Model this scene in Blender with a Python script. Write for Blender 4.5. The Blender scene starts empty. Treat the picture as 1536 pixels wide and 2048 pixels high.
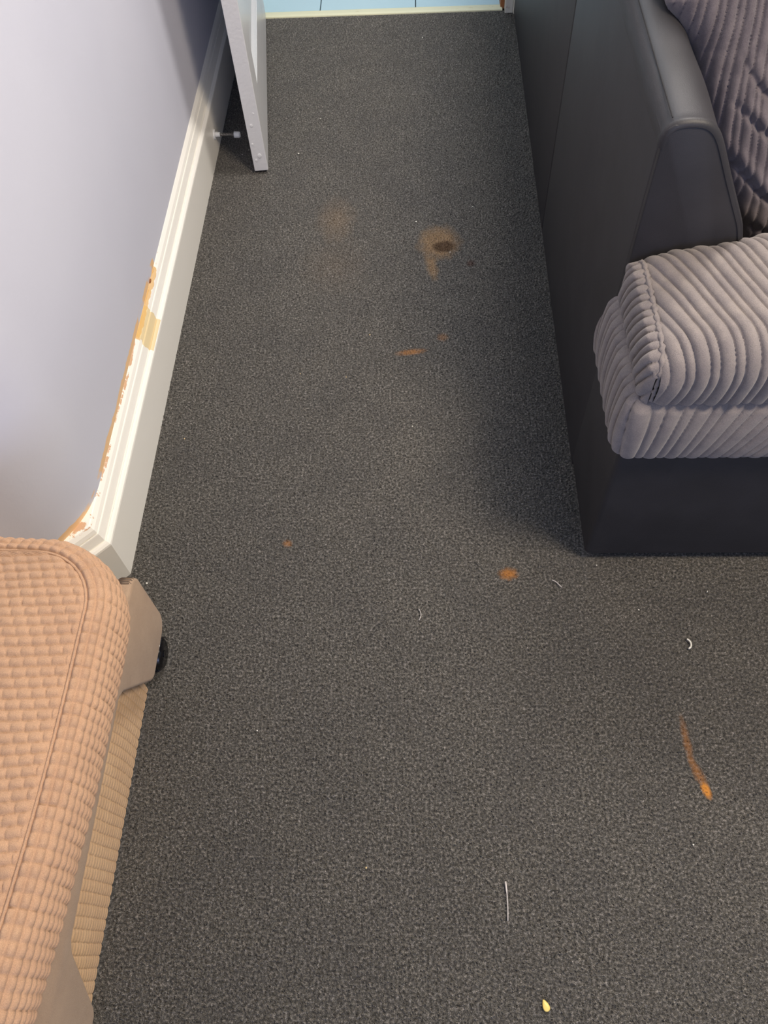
import bpy, bmesh, math, random
import numpy as np
from mathutils import Vector, Matrix, noise

random.seed(7)
rng = np.random.default_rng(11)
SC = bpy.context.scene
COL = SC.collection

# ------------------------------------------------------------------ camera
cd = bpy.data.cameras.new('camera')
cam = bpy.data.objects.new('camera', cd)
COL.objects.link(cam)
F = Vector((-0.045169867, 0.528521480, -0.847717363))
R = Vector((0.998960061, 0.018627865, -0.041614892))
U = Vector((0.006203199, 0.848715528, 0.528813268))
M = Matrix(((R.x, U.x, -F.x, 0), (R.y, U.y, -F.y, 0), (R.z, U.z, -F.z, 1.3), (0, 0, 0, 1)))
cam.matrix_world = M
cd.sensor_width = 36
cd.lens = 1608.47 * 36 / 2048
cd.clip_start = 0.02
SC.camera = cam

# ------------------------------------------------------------------ world, lamps, exposure
w = bpy.data.worlds.new('world')
SC.world = w
w.use_nodes = True
w.node_tree.nodes['Background'].inputs[0].default_value = (0.74, 0.83, 1.0, 1)
w.node_tree.nodes['Background'].inputs[1].default_value = 0.34


def lamp(name, typ, loc, energy, color, size=0.2, rot=(0, 0, 0), size_y=None):
    d = bpy.data.lights.new(name, typ)
    d.energy = energy
    d.color = color
    if typ == 'AREA':
        d.size = size
        if size_y:
            d.shape = 'RECTANGLE'
            d.size_y = size_y
    else:
        d.shadow_soft_size = size
    o = bpy.data.objects.new(name, d)
    o.location = loc
    o.rotation_euler = rot
    COL.objects.link(o)
    return o


lamp('ceiling_lamp', 'POINT', (0.60, 1.84, 2.15), 104, (1.0, 0.94, 0.88), 0.24)
lamp('ceiling_lamp_near', 'POINT', (0.95, 0.32, 2.10), 142, (1.0, 0.85, 0.67), 0.24)
lamp('window_daylight', 'AREA', (0.3, -2.6, 1.5), 36, (0.50, 0.60, 1.0), 2.0, (math.radians(90), 0, 0), 1.3)
lamp('hallway_daylight', 'AREA', (-0.1, 3.3, 2.2), 13, (0.72, 0.90, 1.0), 0.8, (0, 0, 0))

SC.view_settings.view_transform = 'Standard'
SC.view_settings.look = 'None'
SC.view_settings.exposure = 0.0
SC.view_settings.gamma = 1.0
SC.view_settings.use_curve_mapping = False


# ------------------------------------------------------------------ material helpers
def lin(r, g, b):
    f = lambda c: (c / 255 / 12.92) if c / 255 <= 0.04045 else ((c / 255 + 0.055) / 1.055) ** 2.4
    return (f(r), f(g), f(b), 1)


class NT:
    def __init__(s, name):
        s.m = bpy.data.materials.new(name)
        s.m.use_nodes = True
        s.t = s.m.node_tree
        s.b = s.t.nodes['Principled BSDF']
        s.co = s.t.nodes.new('ShaderNodeTexCoord').outputs['Object']
        s.pos = s.t.nodes.new('ShaderNodeNewGeometry').outputs['Position']

    def n(s, typ, **kw):
        nd = s.t.nodes.new(typ)
        for k, v in kw.items():
            setattr(nd, k, v)
        return nd

    def link(s, a, b):
        s.t.links.new(a, b)

    def noise(s, scale, detail=2, vec=None, rough=0.5, dist=0.0):
        nd = s.n('ShaderNodeTexNoise')
        nd.inputs['Scale'].default_value = scale
        nd.inputs['Detail'].default_value = detail
        nd.inputs['Roughness'].default_value = rough
        nd.inputs['Distortion'].default_value = dist
        s.link(vec or s.pos, nd.inputs['Vector'])
        return nd.outputs['Fac']

    def ramp(s, fac, stops):
        r = s.n('ShaderNodeValToRGB')
        el = r.color_ramp.elements
        while len(el) < len(stops):
            el.new(0.5)
        for e, (p, c) in zip(el, stops):
            e.position = p
            e.color = c if len(c) == 4 else (*c, 1)
        s.link(fac, r.inputs[0])
        return r.outputs[0]

    def mix(s, fac, a, b, mode='MIX'):
        m = s.n('ShaderNodeMix', data_type='RGBA', blend_type=mode)
        for i, v in ((0, fac), (6, a), (7, b)):
            if hasattr(v, 'is_linked'):
                s.link(v, m.inputs[i])
            else:
                m.inputs[i].default_value = v
        return m.outputs[2]

    def math(s, op, a, b=0.0, c=0.0, clamp=False):
        m = s.n('ShaderNodeMath', operation=op, use_clamp=clamp)
        for i, v in enumerate((a, b, c)):
            if hasattr(v, 'is_linked'):
                s.link(v, m.inputs[i])
            else:
                m.inputs[i].default_value = v
        return m.outputs[0]

    def xyz(s):
        x = s.n('ShaderNodeSeparateXYZ')
        s.link(s.pos, x.inputs[0])
        return x.outputs

    def bump(s, h, strength, dist):
        b = s.n('ShaderNodeBump')
        b.inputs['Strength'].default_value = strength
        b.inputs['Distance'].default_value = dist
        s.link(h, b.inputs['Height'])
        s.link(b.outputs[0], s.b.inputs['Normal'])

    def color(s, c):
        if hasattr(c, 'is_linked'):
            s.link(c, s.b.inputs['Base Color'])
        else:
            s.b.inputs['Base Color'].default_value = c

    def rough(s, v):
        if hasattr(v, 'is_linked'):
            s.link(v, s.b.inputs['Roughness'])
        else:
            s.b.inputs['Roughness'].default_value = v

    def set(s, **kw):
        for k, v in kw.items():
            s.b.inputs[k.replace('_', ' ')].default_value = v

    def blob(s, cx, cy, rx, ry, ang=0.0, warp=0.35, wscale=60.0, soft=0.35):
        """soft-edged stain mask in floor coordinates"""
        x, y, z = s.xyz()
        dx = s.math('SUBTRACT', x, cx)
        dy = s.math('SUBTRACT', y, cy)
        ca, sa = math.cos(ang), math.sin(ang)
        u = s.math('ADD', s.math('MULTIPLY', dx, ca / rx), s.math('MULTIPLY', dy, sa / rx))
        v = s.math('ADD', s.math('MULTIPLY', dx, -sa / ry), s.math('MULTIPLY', dy, ca / ry))
        r = s.math('SQRT', s.math('ADD', s.math('MULTIPLY', u, u), s.math('MULTIPLY', v, v)))
        r = s.math('ADD', r, s.math('MULTIPLY', s.math('SUBTRACT', s.noise(wscale, 3), 0.5), warp * 2))
        return s.math('DIVIDE', s.math('SUBTRACT', 1 + soft, r), 2 * soft, clamp=True)


# ------------------------------------------------------------------ materials
def carpet_material(name, base_mult):
    a = NT(name)
    n1 = a.noise(235, 2)
    n2 = a.noise(900, 1)
    f = a.math('ADD', a.math('MULTIPLY', n1, 0.55), a.math('MULTIPLY', n2, 0.45))
    k = base_mult * 1.08
    c = a.ramp(f, [(0.34, (0.028 * k, 0.027 * k, 0.025 * k)), (0.475, (0.084 * k, 0.079 * k, 0.071 * k)),
                   (0.58, (0.19 * k, 0.178 * k, 0.158 * k)), (0.70, (0.46 * k, 0.42 * k, 0.40 * k))])
    # large soft mottling of trodden pile
    c = a.mix(a.math('MULTIPLY', a.ramp(a.noise(9, 3), [(0.35, (0, 0, 0)), (0.7, (1, 1, 1))]), 0.22), c,
              (0.05 * k, 0.05 * k, 0.055 * k, 1))
    brown = lin(150, 120, 84)
    dark = lin(74, 55, 38)
    orange = lin(168, 112, 52)
    rust = lin(70, 45, 36)

    def st(c, mask, col, amt):
        return a.mix(a.math('MULTIPLY', mask, amt), c, col)
    c = st(c, a.blob(0.049, 1.572, 0.043, 0.052, 0, 0.35, 50, 0.35), brown, 0.62)
    c = st(c, a.blob(0.060, 1.556, 0.026, 0.019, 0.1, 0.25, 70, 0.25), dark, 0.9)
    c = st(c, a.blob(0.030, 1.490, 0.011, 0.040, 0.15, 0.5, 60, 0.5), brown, 0.55)
    c = st(c, a.blob(-0.204, 1.663, 0.032, 0.055, 0, 0.6, 40, 0.8), brown, 0.22)
    c = st(c, a.blob(-0.20, 1.50, 0.05, 0.06, 0, 0.6, 40, 0.9), brown, 0.08)
    c = st(c, a.blob(-0.018, 1.219, 0.026, 0.007, 0.12, 0.4, 90, 0.5), orange, 0.55)
    c = st(c, a.blob(0.051, 1.261, 0.010, 0.010, 0, 0.5, 90, 0.5), orange, 0.3)
    c = st(c, a.blob(0.158, 0.677, 0.014, 0.010, 0, 0.5, 110, 0.5), orange, 0.8)
    c = st(c, a.blob(0.122, 1.496, 0.009, 0.009, 0, 0.4, 90, 0.5), rust, 0.7)
    c = st(c, a.blob(-0.249, 0.742, 0.007, 0.007, 0, 0.5, 90, 0.5), orange, 0.45)
    c = st(c, a.blob(0.422, 0.372, 0.005, 0.034, 0.05, 0.5, 80, 0.6), orange, 0.42)
    c = st(c, a.blob(0.431, 0.325, 0.006, 0.020, 0.35, 0.5, 80, 0.6), orange, 0.5)
    c = st(c, a.blob(0.438, 0.300, 0.006, 0.011, 0.3, 0.3, 80, 0.4), lin(205, 140, 60), 0.9)
    a.color(c)
    a.rough(0.95)
    a.set(Specular_IOR_Level=0.15, Sheen_Weight=0.15, Sheen_Roughness=0.5)
    a.bump(f, 0.7, 0.003)
    return a.m


M_carpet = carpet_material('carpet_backing', 0.75)
M_pile = carpet_material('carpet_pile', 1.0)


def paint(name, col, rough=0.35, bumpy=0.15, dirt=0.0, dirtcol=None):
    a = NT(name)
    c = col
    if dirt:
        c = a.mix(a.math('MULTIPLY', a.ramp(a.noise(38, 5, rough=0.65), [(0.62, (0, 0, 0)), (0.72, (1, 1, 1))]), dirt),
                  col, dirtcol or lin(150, 140, 130))
    a.color(c)
    a.rough(rough)
    a.bump(a.noise(140, 3), bumpy, 0.002)
    return a.m


# wall: pale cool matt paint, with the torn orange line right above the skirting
def wall_material():
    a = NT('wall_paint')
    x, y, z = a.xyz()
    c = a.mix(a.ramp(a.noise(3.0, 2), [(0.3, (0, 0, 0)), (0.7, (1, 1, 1))]), lin(212, 213, 224), lin(206, 207, 219))
    spots = a.ramp(a.noise(45, 2), [(0.77, (0, 0, 0)), (0.80, (1, 1, 1))])
    c = a.mix(a.math('MULTIPLY', spots, 0.5), c, lin(150, 148, 158))
    # orange band: height above the skirting varies with noise along the wall
    nn = a.noise(9, 4, rough=0.65)
    edge = a.math('ADD', 0.154, a.math('MULTIPLY', nn, 0.028))
    m = a.math('LESS_THAN', z, edge)
    m2 = a.math('MULTIPLY', m, a.math('LESS_THAN', y, 1.34))
    m2 = a.math('MULTIPLY', m2, a.ramp(a.noise(16, 2), [(0.38, (0, 0, 0)), (0.46, (1, 1, 1))]))
    c = a.mix(a.math('MULTIPLY', m2, 0.85), c, lin(242, 196, 132))
    a.color(c)
    a.rough(0.7)
    a.bump(a.noise(90, 3), 0.12, 0.002)
    return a.m


M_wall = wall_material()


def skirting_material():
    a = NT('skirting_gloss')
    x, y, z = a.xyz()
    base = lin(248, 245, 236)
    chips = a.math('MULTIPLY', a.math('GREATER_THAN', z, 0.148),
                   a.ramp(a.noise(28, 5, rough=0.7), [(0.50, (0, 0, 0)), (0.54, (1, 1, 1))]))
    chips = a.math('MULTIPLY', chips, a.math('LESS_THAN', y, 1.40))
    edgey = a.math('GREATER_THAN', a.math('ADD', z, a.math('MULTIPLY', a.noise(30, 3), 0.012)), 0.1580)
    c = a.mix(a.math('MULTIPLY', a.math('MULTIPLY', chips, edgey), 0.8), base, lin(205, 150, 95))
    # yellowed varnish patch across the mouldings
    py = a.math('ADD', y, a.math('MULTIPLY', a.noise(60, 2), 0.02))
    ya = a.math('MULTIPLY', a.math('GREATER_THAN', py, 1.135), a.math('LESS_THAN', py, 1.225))
    yb = a.math('MULTIPLY', ya, a.math('GREATER_THAN', z, 0.113))
    c = a.mix(a.math('MULTIPLY', yb, 0.75), c, lin(232, 205, 140))
    yc = a.math('MULTIPLY', a.math('MULTIPLY', a.math('GREATER_THAN', py, 1.13), a.math('LESS_THAN', py, 1.34)),
                a.math('GREATER_THAN', a.math('ADD', z, a.math('MULTIPLY', a.noise(45, 2), 0.014)), 0.154))
    c = a.mix(a.math('MULTIPLY', yc, 0.8), c, lin(226, 180, 105))
    a.color(c)
    a.rough(0.32)
    a.bump(a.noise(60, 2), 0.1, 0.002)
    return a.m


M_skirt = skirting_material()
M_door = paint('door_gloss', lin(216, 215, 214), 0.3, 0.35)
M_frame = paint('frame_gloss', lin(215, 214, 205), 0.35, 0.2, 0.5, lin(150, 100, 60))
M_wood = paint('bare_wood', lin(150, 96, 55), 0.6, 0.3, 0.8, lin(205, 190, 160))
M_cream = paint('threshold_cream', lin(214, 212, 180), 0.5, 0.3, 0.4, lin(180, 160, 100))
M_tile = paint('pale_blue_tile', lin(176, 204, 212), 0.3, 0.15, 0.35, lin(165, 190, 190))
M_joint = paint('dark_joint', lin(60, 72, 78), 0.8)
M_plastic = paint('white_rubber', lin(214, 214, 212), 0.45, 0.05)
M_black = paint('black_plastic', lin(16, 15, 18), 0.18, 0.02)
M_felt = paint('black_felt', lin(9, 9, 11), 0.9)


def metal():
    a = NT('dull_steel')
    a.color(lin(150, 146, 140))
    a.set(Metallic=0.8)
    a.rough(0.4)
    return a.m


M_metal = metal()


def leather(name, col, rough=0.46):
    a = NT(name)
    n = a.noise(700, 3)
    c = a.mix(a.ramp(a.noise(14, 4), [(0.35, (0, 0, 0)), (0.7, (1, 1, 1))]), col, tuple(x * 1.25 for x in col[:3]) + (1,))
    a.color(c)
    a.rough(rough)
    a.set(Specular_IOR_Level=0.45)
    h = a.math('ADD', a.math('MULTIPLY', n, 0.25), a.noise(12, 2))
    a.bump(h, 0.22, 0.004)
    return a.m


M_leather = leather('black_leather', lin(44, 43, 46), 0.52)
M_seam = paint('dark_seam', lin(20, 19, 22), 0.8)


def fabric(name, c0, c1, sheen=0.35, nscale=900, mott=40, sheencol=(1, 1, 1, 1)):
    a = NT(name)
    n = a.noise(nscale, 3, rough=0.7)
    c = a.mix(a.ramp(a.noise(mott, 4, rough=0.6), [(0.36, (0, 0, 0)), (0.66, (1, 1, 1))]), c0, c1)
    c = a.mix(0.55, c, a.ramp(n, [(0.25, (0.30, 0.30, 0.30)), (0.7, (1, 1, 1))]), 'MULTIPLY')
    a.color(c)
    a.rough(0.9)
    a.set(Specular_IOR_Level=0.1, Sheen_Weight=sheen, Sheen_Roughness=0.45)
    a.bump(n, 0.5, 0.0015)
    return a.m


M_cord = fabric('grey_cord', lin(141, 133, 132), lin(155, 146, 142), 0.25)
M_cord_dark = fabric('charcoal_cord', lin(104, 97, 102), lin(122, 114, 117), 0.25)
M_waffle = fabric('beige_waffle', lin(204, 165, 134), lin(212, 172, 139), 0.1, 1100, 20)
M_waffle_lit = fabric('beige_waffle_lit', lin(228, 188, 145), lin(236, 197, 153), 0.1, 1100, 20)  # waffle fabric for the front panel, stronger light painted in as a lighter beige
M_suede = fabric('taupe_suede', lin(186, 158, 132), lin(194, 166, 139), 0.12, 1500, 25)
M_seed = paint('seed_husk', lin(246, 214, 120), 0.4, 0.05)
M_crumb = paint('crumb', lin(232, 228, 216), 0.6)
M_crumb_tan = paint('crumb_tan', lin(200, 176, 130), 0.6)
M_thread = paint('thread', lin(205, 198, 192), 0.7)


# ------------------------------------------------------------------ mesh helpers
def link_mesh(name, me, mat, parent=None, smooth=False):
    if mat:
        me.materials.append(mat)
    if smooth:
        me.polygons.foreach_set('use_smooth', [True] * len(me.polygons))
    o = bpy.data.objects.new(name, me)
    COL.objects.link(o)
    if parent:
        o.parent = parent
    return o


def from_bm(name, bm, mat, parent=None, smooth=False):
    me = bpy.data.meshes.new(name)
    bmesh.ops.recalc_face_normals(bm, faces=bm.faces)
    bm.to_mesh(me)
    bm.free()
    return link_mesh(name, me, mat, parent, smooth)


def from_arrays(name, V, Fq, mat, parent=None, smooth=True):
    V = np.asarray(V, dtype=np.float32)
    Fq = np.asarray(Fq, dtype=np.int32)
    k = Fq.shape[1]
    me = bpy.data.meshes.new(name)
    me.vertices.add(len(V))
    me.vertices.foreach_set('co', V.ravel())
    me.loops.add(Fq.size)
    me.loops.foreach_set('vertex_index', Fq.ravel())
    me.polygons.add(len(Fq))
    me.polygons.foreach_set('loop_start', np.arange(0, Fq.size, k, dtype=np.int32))
    me.polygons.foreach_set('loop_total', np.full(len(Fq), k, dtype=np.int32))
    me.update(calc_edges=True)
    me.validate()
    return link_mesh(name, me, mat, parent, smooth)


def grid_faces(nu, nv, off=0, flip=False):
    i, j = np.meshgrid(np.arange(nu - 1), np.arange(nv - 1), indexing='ij')
    a = (i * nv + j).ravel() + off
    q = np.stack([a, a + nv, a + nv + 1, a + 1], 1)
    return q[:, ::-1] if flip else q


def grid_normals(P):
    du = np.gradient(P, axis=0)
    dv = np.gradient(P, axis=1)
    n = np.cross(du, dv)
    L = np.linalg.norm(n, axis=2, keepdims=True)
    return n / np.maximum(L, 1e-9)


def box(bm, x0, x1, y0, y1, z0, z1, bev=0.0, seg=2):
    r = bmesh.ops.create_cube(bm, size=1)
    vs = r['verts']
    for v in vs:
        v.co = Vector((x0 + (v.co.x + .5) * (x1 - x0), y0 + (v.co.y + .5) * (y1 - y0), z0 + (v.co.z + .5) * (z1 - z0)))
    if bev:
        es = list({e for v in vs for e in v.link_edges})
        bmesh.ops.bevel(bm, geom=es, offset=bev, segments=seg, affect='EDGES', profile=0.5)


def prism(bm, pts, axis, a0, a1, bev=0.0, seg=2):
    """extrude a 2D polygon along an axis: 'x' -> pts are (y,z); 'y' -> (x,z); 'z' -> (x,y)"""
    def P(p, a):
        return {'x': (a, p[0], p[1]), 'y': (p[0], a, p[1]), 'z': (p[0], p[1], a)}[axis]
    A = [bm.verts.new(P(p, a0)) for p in pts]
    B = [bm.verts.new(P(p, a1)) for p in pts]
    fs = [bm.faces.new(A), bm.faces.new(B[::-1])]
    n = len(pts)
    for i in range(n):
        fs.append(bm.faces.new((A[i], B[i], B[(i + 1) % n], A[(i + 1) % n])))
    bmesh.ops.recalc_face_normals(bm, faces=fs)
    if bev:
        es = list({e for f in fs for e in f.edges})
        bmesh.ops.bevel(bm, geom=es, offset=bev, segments=seg, affect='EDGES', profile=0.5)


def cyl(bm, p0, p1, r0, r1, n=20, cap=True):
    p0, p1 = Vector(p0), Vector(p1)
    d = (p1 - p0).normalized()
    u = d.orthogonal().normalized()
    v = d.cross(u)
    a = [bm.verts.new(p0 + (u * math.cos(t) + v * math.sin(t)) * r0) for t in [2 * math.pi * i / n for i in range(n)]]
    b = [bm.verts.new(p1 + (u * math.cos(t) + v * math.sin(t)) * r1) for t in [2 * math.pi * i / n for i in range(n)]]
    for i in range(n):
        bm.faces.new((a[i], a[(i + 1) % n], b[(i + 1) % n], b[i]))
    if cap:
        bm.faces.new(a[::-1])
        bm.faces.new(b)


def tube(bm, pts, rad, n=6, ref=(0, 0, 1)):
    rings = []
    for i, p in enumerate(pts):
        p = Vector(p)
        d = (Vector(pts[min(i + 1, len(pts) - 1)]) - Vector(pts[max(i - 1, 0)])).normalized()
        u = d.cross(Vector(ref))
        if u.length < 1e-4:
            u = Vector((1, 0, 0))
        u.normalize()
        v = d.cross(u)
        r = rad[i] if isinstance(rad, (list, tuple)) else rad
        rings.append([bm.verts.new(p + (u * math.cos(t) + v * math.sin(t)) * r) for t in [2 * math.pi * k / n for k in range(n)]])
    for a, b in zip(rings, rings[1:]):
        for k in range(n):
            bm.faces.new((a[k], a[(k + 1) % n], b[(k + 1) % n], b[k]))
    bm.faces.new(rings[0][::-1])
    bm.faces.new(rings[-1])


def empty(name, loc, label, cat, group=None, rotz=0):
    o = bpy.data.objects.new(name, None)
    o.location = loc
    o.rotation_euler = (0, 0, rotz)
    o.empty_display_size = 0.05
    COL.objects.link(o)
    o['label'] = label
    o['category'] = cat
    if group:
        o['group'] = group
    return o


def tag(o, label, cat, group=None, kind=None):
    o['label'] = label
    o['category'] = cat
    if group:
        o['group'] = group
    if kind:
        o['kind'] = kind
    return o


def struct(o):
    o['kind'] = 'structure'
    return o


def reparent_keep(o, root):
    """child meshes are built in world coordinates; keep them there"""
    o.parent = root
    o.matrix_parent_inverse = (Matrix.Translation(root.location) @ root.rotation_euler.to_matrix().to_4x4()).inverted()
    return o


# ================================================================== SETTING
WX = -0.5605          # left wall plane
FX = -0.535          # skirting face
YC = 0.679           # corner where the wall splays
bm = bmesh.new()
box(bm, -2.2, 2.2, -1.6, 2.63, -0.05, 0.0)
struct(from_bm('floor', bm, M_carpet))

# left wall with its 45 degree splay and the return behind the armchair
yc = YC + (WX - FX) * -0.414 + 0.004
w0 = (WX, 2.80)
w1 = (WX, yc)
w2 = (WX - 0.165, yc - 0.165)
w3 = (-2.2, yc - 0.165)
bm = bmesh.new()
rad = 0.20
tl = rad * math.tan(math.radians(22.5))
cxr, cyr = WX - rad, yc + tl
arc1 = [(cxr + rad * math.cos(a), cyr + rad * math.sin(a)) for a in np.linspace(0, -math.pi / 4, 14)]
prism(bm, [w0] + arc1 + [w2, w3, (-2.2, yc + 0.1), (WX - 0.22, yc + 0.1), (WX - 0.22, 2.80)], 'z', 0.0, 2.45)
bmesh.ops.delete(bm, geom=[f for f in bm.faces if abs(f.normal.z) > 0.5], context='FACES')
wl = struct(from_bm('wall_left', bm, M_wall))
for p in wl.data.polygons:
    p.use_smooth = abs(p.normal.z) < 0.5 and len(p.vertices) == 4 and p.area < 0.05

# far wall either side of the doorway, and the piece above it
bm = bmesh.new()
box(bm, WX, -0.505, 2.66, 2.78, 0, 2.45)
struct(from_bm('wall_back', bm, M_wall))
bm = bmesh.new()
box(bm, 0.33, 2.2, 2.64, 2.76, 0, 2.45)
struct(from_bm('wall_back', bm, M_wall))
bm = bmesh.new()
box(bm, -0.505, 0.33, 2.66, 2.78, 2.05, 2.45)
struct(from_bm('wall_back', bm, M_wall))

# hallway beyond the door: walls, floor bed, pale blue tiles
bm = bmesh.new()
box(bm, -0.62, 2.2, 3.9, 4.0, 0, 2.45)
struct(from_bm('wall_hallway', bm, M_wall))
bm = bmesh.new()
box(bm, -2.2, 2.2, 2.63, 3.9, -0.06, -0.006)
fl = struct(from_bm('floor_hallway', bm, M_joint))
# tile columns: joints at x=-0.305 and x=-0.005 as in the photo
tx = [-0.905, -0.605, -0.305, -0.005, 0.295, 0.595]
ty = [2.664, 3.06, 3.46, 3.86]
tile_me = {}
for i in range(len(tx) - 1):
    for j in range(len(ty) - 1):
        if 'm' not in tile_me:
            bm = bmesh.new()
            box(bm, 0.0015, 0.2985, 0.0015, 0.3945, -0.010, 0.0, 0.0012, 1)
            me = bpy.data.meshes.new('tile')
            bm.to_mesh(me)
            bm.free()
            me.materials.append(M_tile)
            tile_me['m'] = me
        o = bpy.data.objects.new('tile', tile_me['m'])
        o.location = (tx[i], ty[j], 0.001 + 0.0006 * random.random())
        o.parent = fl
        COL.objects.link(o)

# cream threshold strip
bm = bmesh.new()
prism(bm, [(2.628, -0.004), (2.630, 0.0035), (2.637, 0.006), (2.655, 0.006), (2.6635, 0.002), (2.6635, -0.004)], 'x', -0.500, 0.262, 0.0008, 1)
struct(from_bm('trim_1', bm, M_cream))

# right door jamb: white post and chipped brown stop
bm = bmesh.new()
box(bm, 0.268, 0.292, 2.612, 2.700, 0.0, 2.05, 0.002)
j = struct(from_bm('trim_2', bm, M_frame))
bm = bmesh.new()
prism(bm, [(0.2925, 2.606), (0.325, 2.606), (0.325, 2.64), (0.2925, 2.64)], 'z', 0, 2.05, 0.003)
from_bm('architrave', bm, M_frame, j)
bm = bmesh.new()
box(bm, 0.256, 0.268, 2.640, 2.700, 0.0, 2.03, 0.0015)
from_bm('door_stop_strip', bm, M_wood, j)
# left jamb at the hinges
bm = bmesh.new()
box(bm, -0.520, -0.500, 2.655, 2.78, 0.0, 2.05, 0.002)
struct(from_bm('trim_3', bm, M_frame))

# skirting board with moulded top, mitred round the splay
PROF = [(0.0, 0.0), (0.0, 0.1085), (0.0008, 0.1120), (0.0040, 0.1155), (0.0072, 0.1182), (0.0086, 0.1158), (0.0094, 0.1182),
        (0.0104, 0.1215), (0.0124, 0.1278), (0.0144, 0.1345), (0.0152, 0.1362), (0.0176, 0.1366), (0.0168, 0.1388), (0.0160, 0.1394),
        (0.0172, 0.1422), (0.0190, 0.1465), (0.0225, 0.1510), (0.0250, 0.1540), (0.0262, 0.1548), (0.0450, 0.1552)]


def skirt_ring(bm, px, py, nx, ny):
    # offset inward along (nx,ny) scaled so the mitre closes
    return [bm.verts.new((px + nx * d, py + ny * d, z)) for d, z in PROF]


bm = bmesh.new()
t = math.tan(math.radians(22.5))
# start far end, mitre corner, end of the splay, return
rings = [
    skirt_ring(bm, FX, 2.655, -1, 0),
    skirt_ring(bm, FX, YC, -1, t),
    skirt_ring(bm, FX - 0.165, YC - 0.165, -t, 1),
    skirt_ring(bm, -2.1, YC - 0.165, 0, 1),
]
ysub = rings
for a, b in zip(rings, rings[1:]):
    for k in range(len(PROF) - 1):
        bm.faces.new((a[k], b[k], b[k + 1], a[k + 1]))
sk = struct(from_bm('baseboard_left', bm, M_skirt))

# small paint drop on the ledge
bm = bmesh.new()
bmesh.ops.create_uvsphere(bm, u_segments=12, v_segments=8, radius=1)
for v in bm.verts:
    v.co = Vector((v.co.x * 0.0022, v.co.y * 0.0065, v.co.z * 0.0030)) + Vector((FX - 0.0245, 1.285, 0.1545))
from_bm('paint_chip', bm, M_wood, sk, True)

# ================================================================== DOOR
DA = Vector((-0.389, 1.854, 0))
ang = math.atan2(0.774, -0.082)      # direction from free edge to hinge
door = bpy.data.objects.new('door_1', None)
door.location = DA
door.rotation_euler = (0, 0, ang)
door['kind'] = 'structure'
COL.objects.link(door)
# local: x = from free edge to hinge, y = thickness (+y is toward the wall), z up
DL, DT, DH, ZB = 0.772, 0.0355, 1.98, 0.010


def dbox(name, x0, x1, y0, y1, z0, z1, bev=0.0012):
    bm = bmesh.new()
    box(bm, x0, x1, y0, y1, z0, z1, bev)
    return from_bm(name, bm, M_door, door)


ST = 0.112
RAILS = [(ZB, 0.175), (0.86, 1.06), (1.86, ZB + DH)]
dbox('stile', 0, ST, 0, DT, ZB, ZB + DH, 0.0018)
dbox('stile', DL - ST, DL, 0, DT, ZB, ZB + DH, 0.0018)
for z0, z1 in RAILS:
    dbox('rail', ST - 0.0005, DL - ST + 0.0005, 0.0002, DT - 0.0002, z0, z1, 0.0012)
for z0, z1 in ((RAILS[0][1], RAILS[1][0]), (RAILS[1][1], RAILS[2][0])):
    dbox('panel', ST - 0.004, DL - ST + 0.004, 0.012, DT - 0.012, z0 - 0.004, z1 + 0.004, 0)
    for side in (0, 1):
        # sloping moulding frame round the panel
        bm = bmesh.new()
        yo, yi = (0.0012, 0.0125) if side == 0 else (DT - 0.0012, DT - 0.0125)
        wd = 0.018
        O = [(ST, z0), (DL - ST, z0), (DL - ST, z1), (ST, z1)]
        I = [(ST + wd, z0 + wd), (DL - ST - wd, z0 + wd), (DL - ST - wd, z1 - wd), (ST + wd, z1 - wd)]
        Mi = [((o[0] * .6 + i[0] * .4), (o[1] * .6 + i[1] * .4)) for o, i in zip(O, I)]
        ym = yo * .45 + yi * .55 - (0.0022 if side == 0 else -0.0022)
        ro = [bm.verts.new((a, yo, b)) for a, b in O]
        rm = [bm.verts.new((a, ym, b)) for a, b in Mi]
        ri = [bm.verts.new((a, yi, b)) for a, b in I]
        rb = [bm.verts.new((a, yi, b)) for a, b in O]
        for k in range(4):
            l = (k + 1) % 4
            bm.faces.new((ro[k], ro[l], rm[l], rm[k]))
            bm.faces.new((rm[k], rm[l], ri[l], ri[k]))
            bm.faces.new((ri[k], ri[l], rb[l], rb[k]))
            bm.faces.new((rb[k], rb[l], ro[l], ro[k]))
        from_bm('moulding', bm, M_door, door)
# lumps of old gloss paint on the free edge
for (zz, yy, r) in ((0.135, 0.022, 0.0045), (0.052, 0.016, 0.0060), (0.085, 0.028, 0.0035), (0.165, 0.012, 0.003), (0.040, 0.026, 0.004)):
    bm = bmesh.new()
    bmesh.ops.create_uvsphere(bm, u_segments=12, v_segments=8, radius=1)
    for v in bm.verts:
        v.co = Vector((v.co.x * r * 0.3 + 0.0002, v.co.y * r + yy, v.co.z * r * 1.2 + zz))
    from_bm('paint_blob', bm, M_door, door, True)
# hinges and handle
for zz in (0.25, 1.75):
    bm = bmesh.new()
    cyl(bm, (DL + 0.004, DT + 0.004, zz - 0.05), (DL + 0.004, DT + 0.004, zz + 0.05), 0.006, 0.006, 12)
    from_bm('hinge', bm, M_metal, door)
bm = bmesh.new()
cyl(bm, (0.055, -0.045, 1.0), (0.055, 0.0, 1.0), 0.009, 0.009, 14)
tube(bm, [(0.055, -0.042, 1.0), (0.10, -0.046, 1.0), (0.165, -0.044, 1.0)], 0.008, 10)
from_bm('door_handle', bm, M_metal, door, True)

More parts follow.
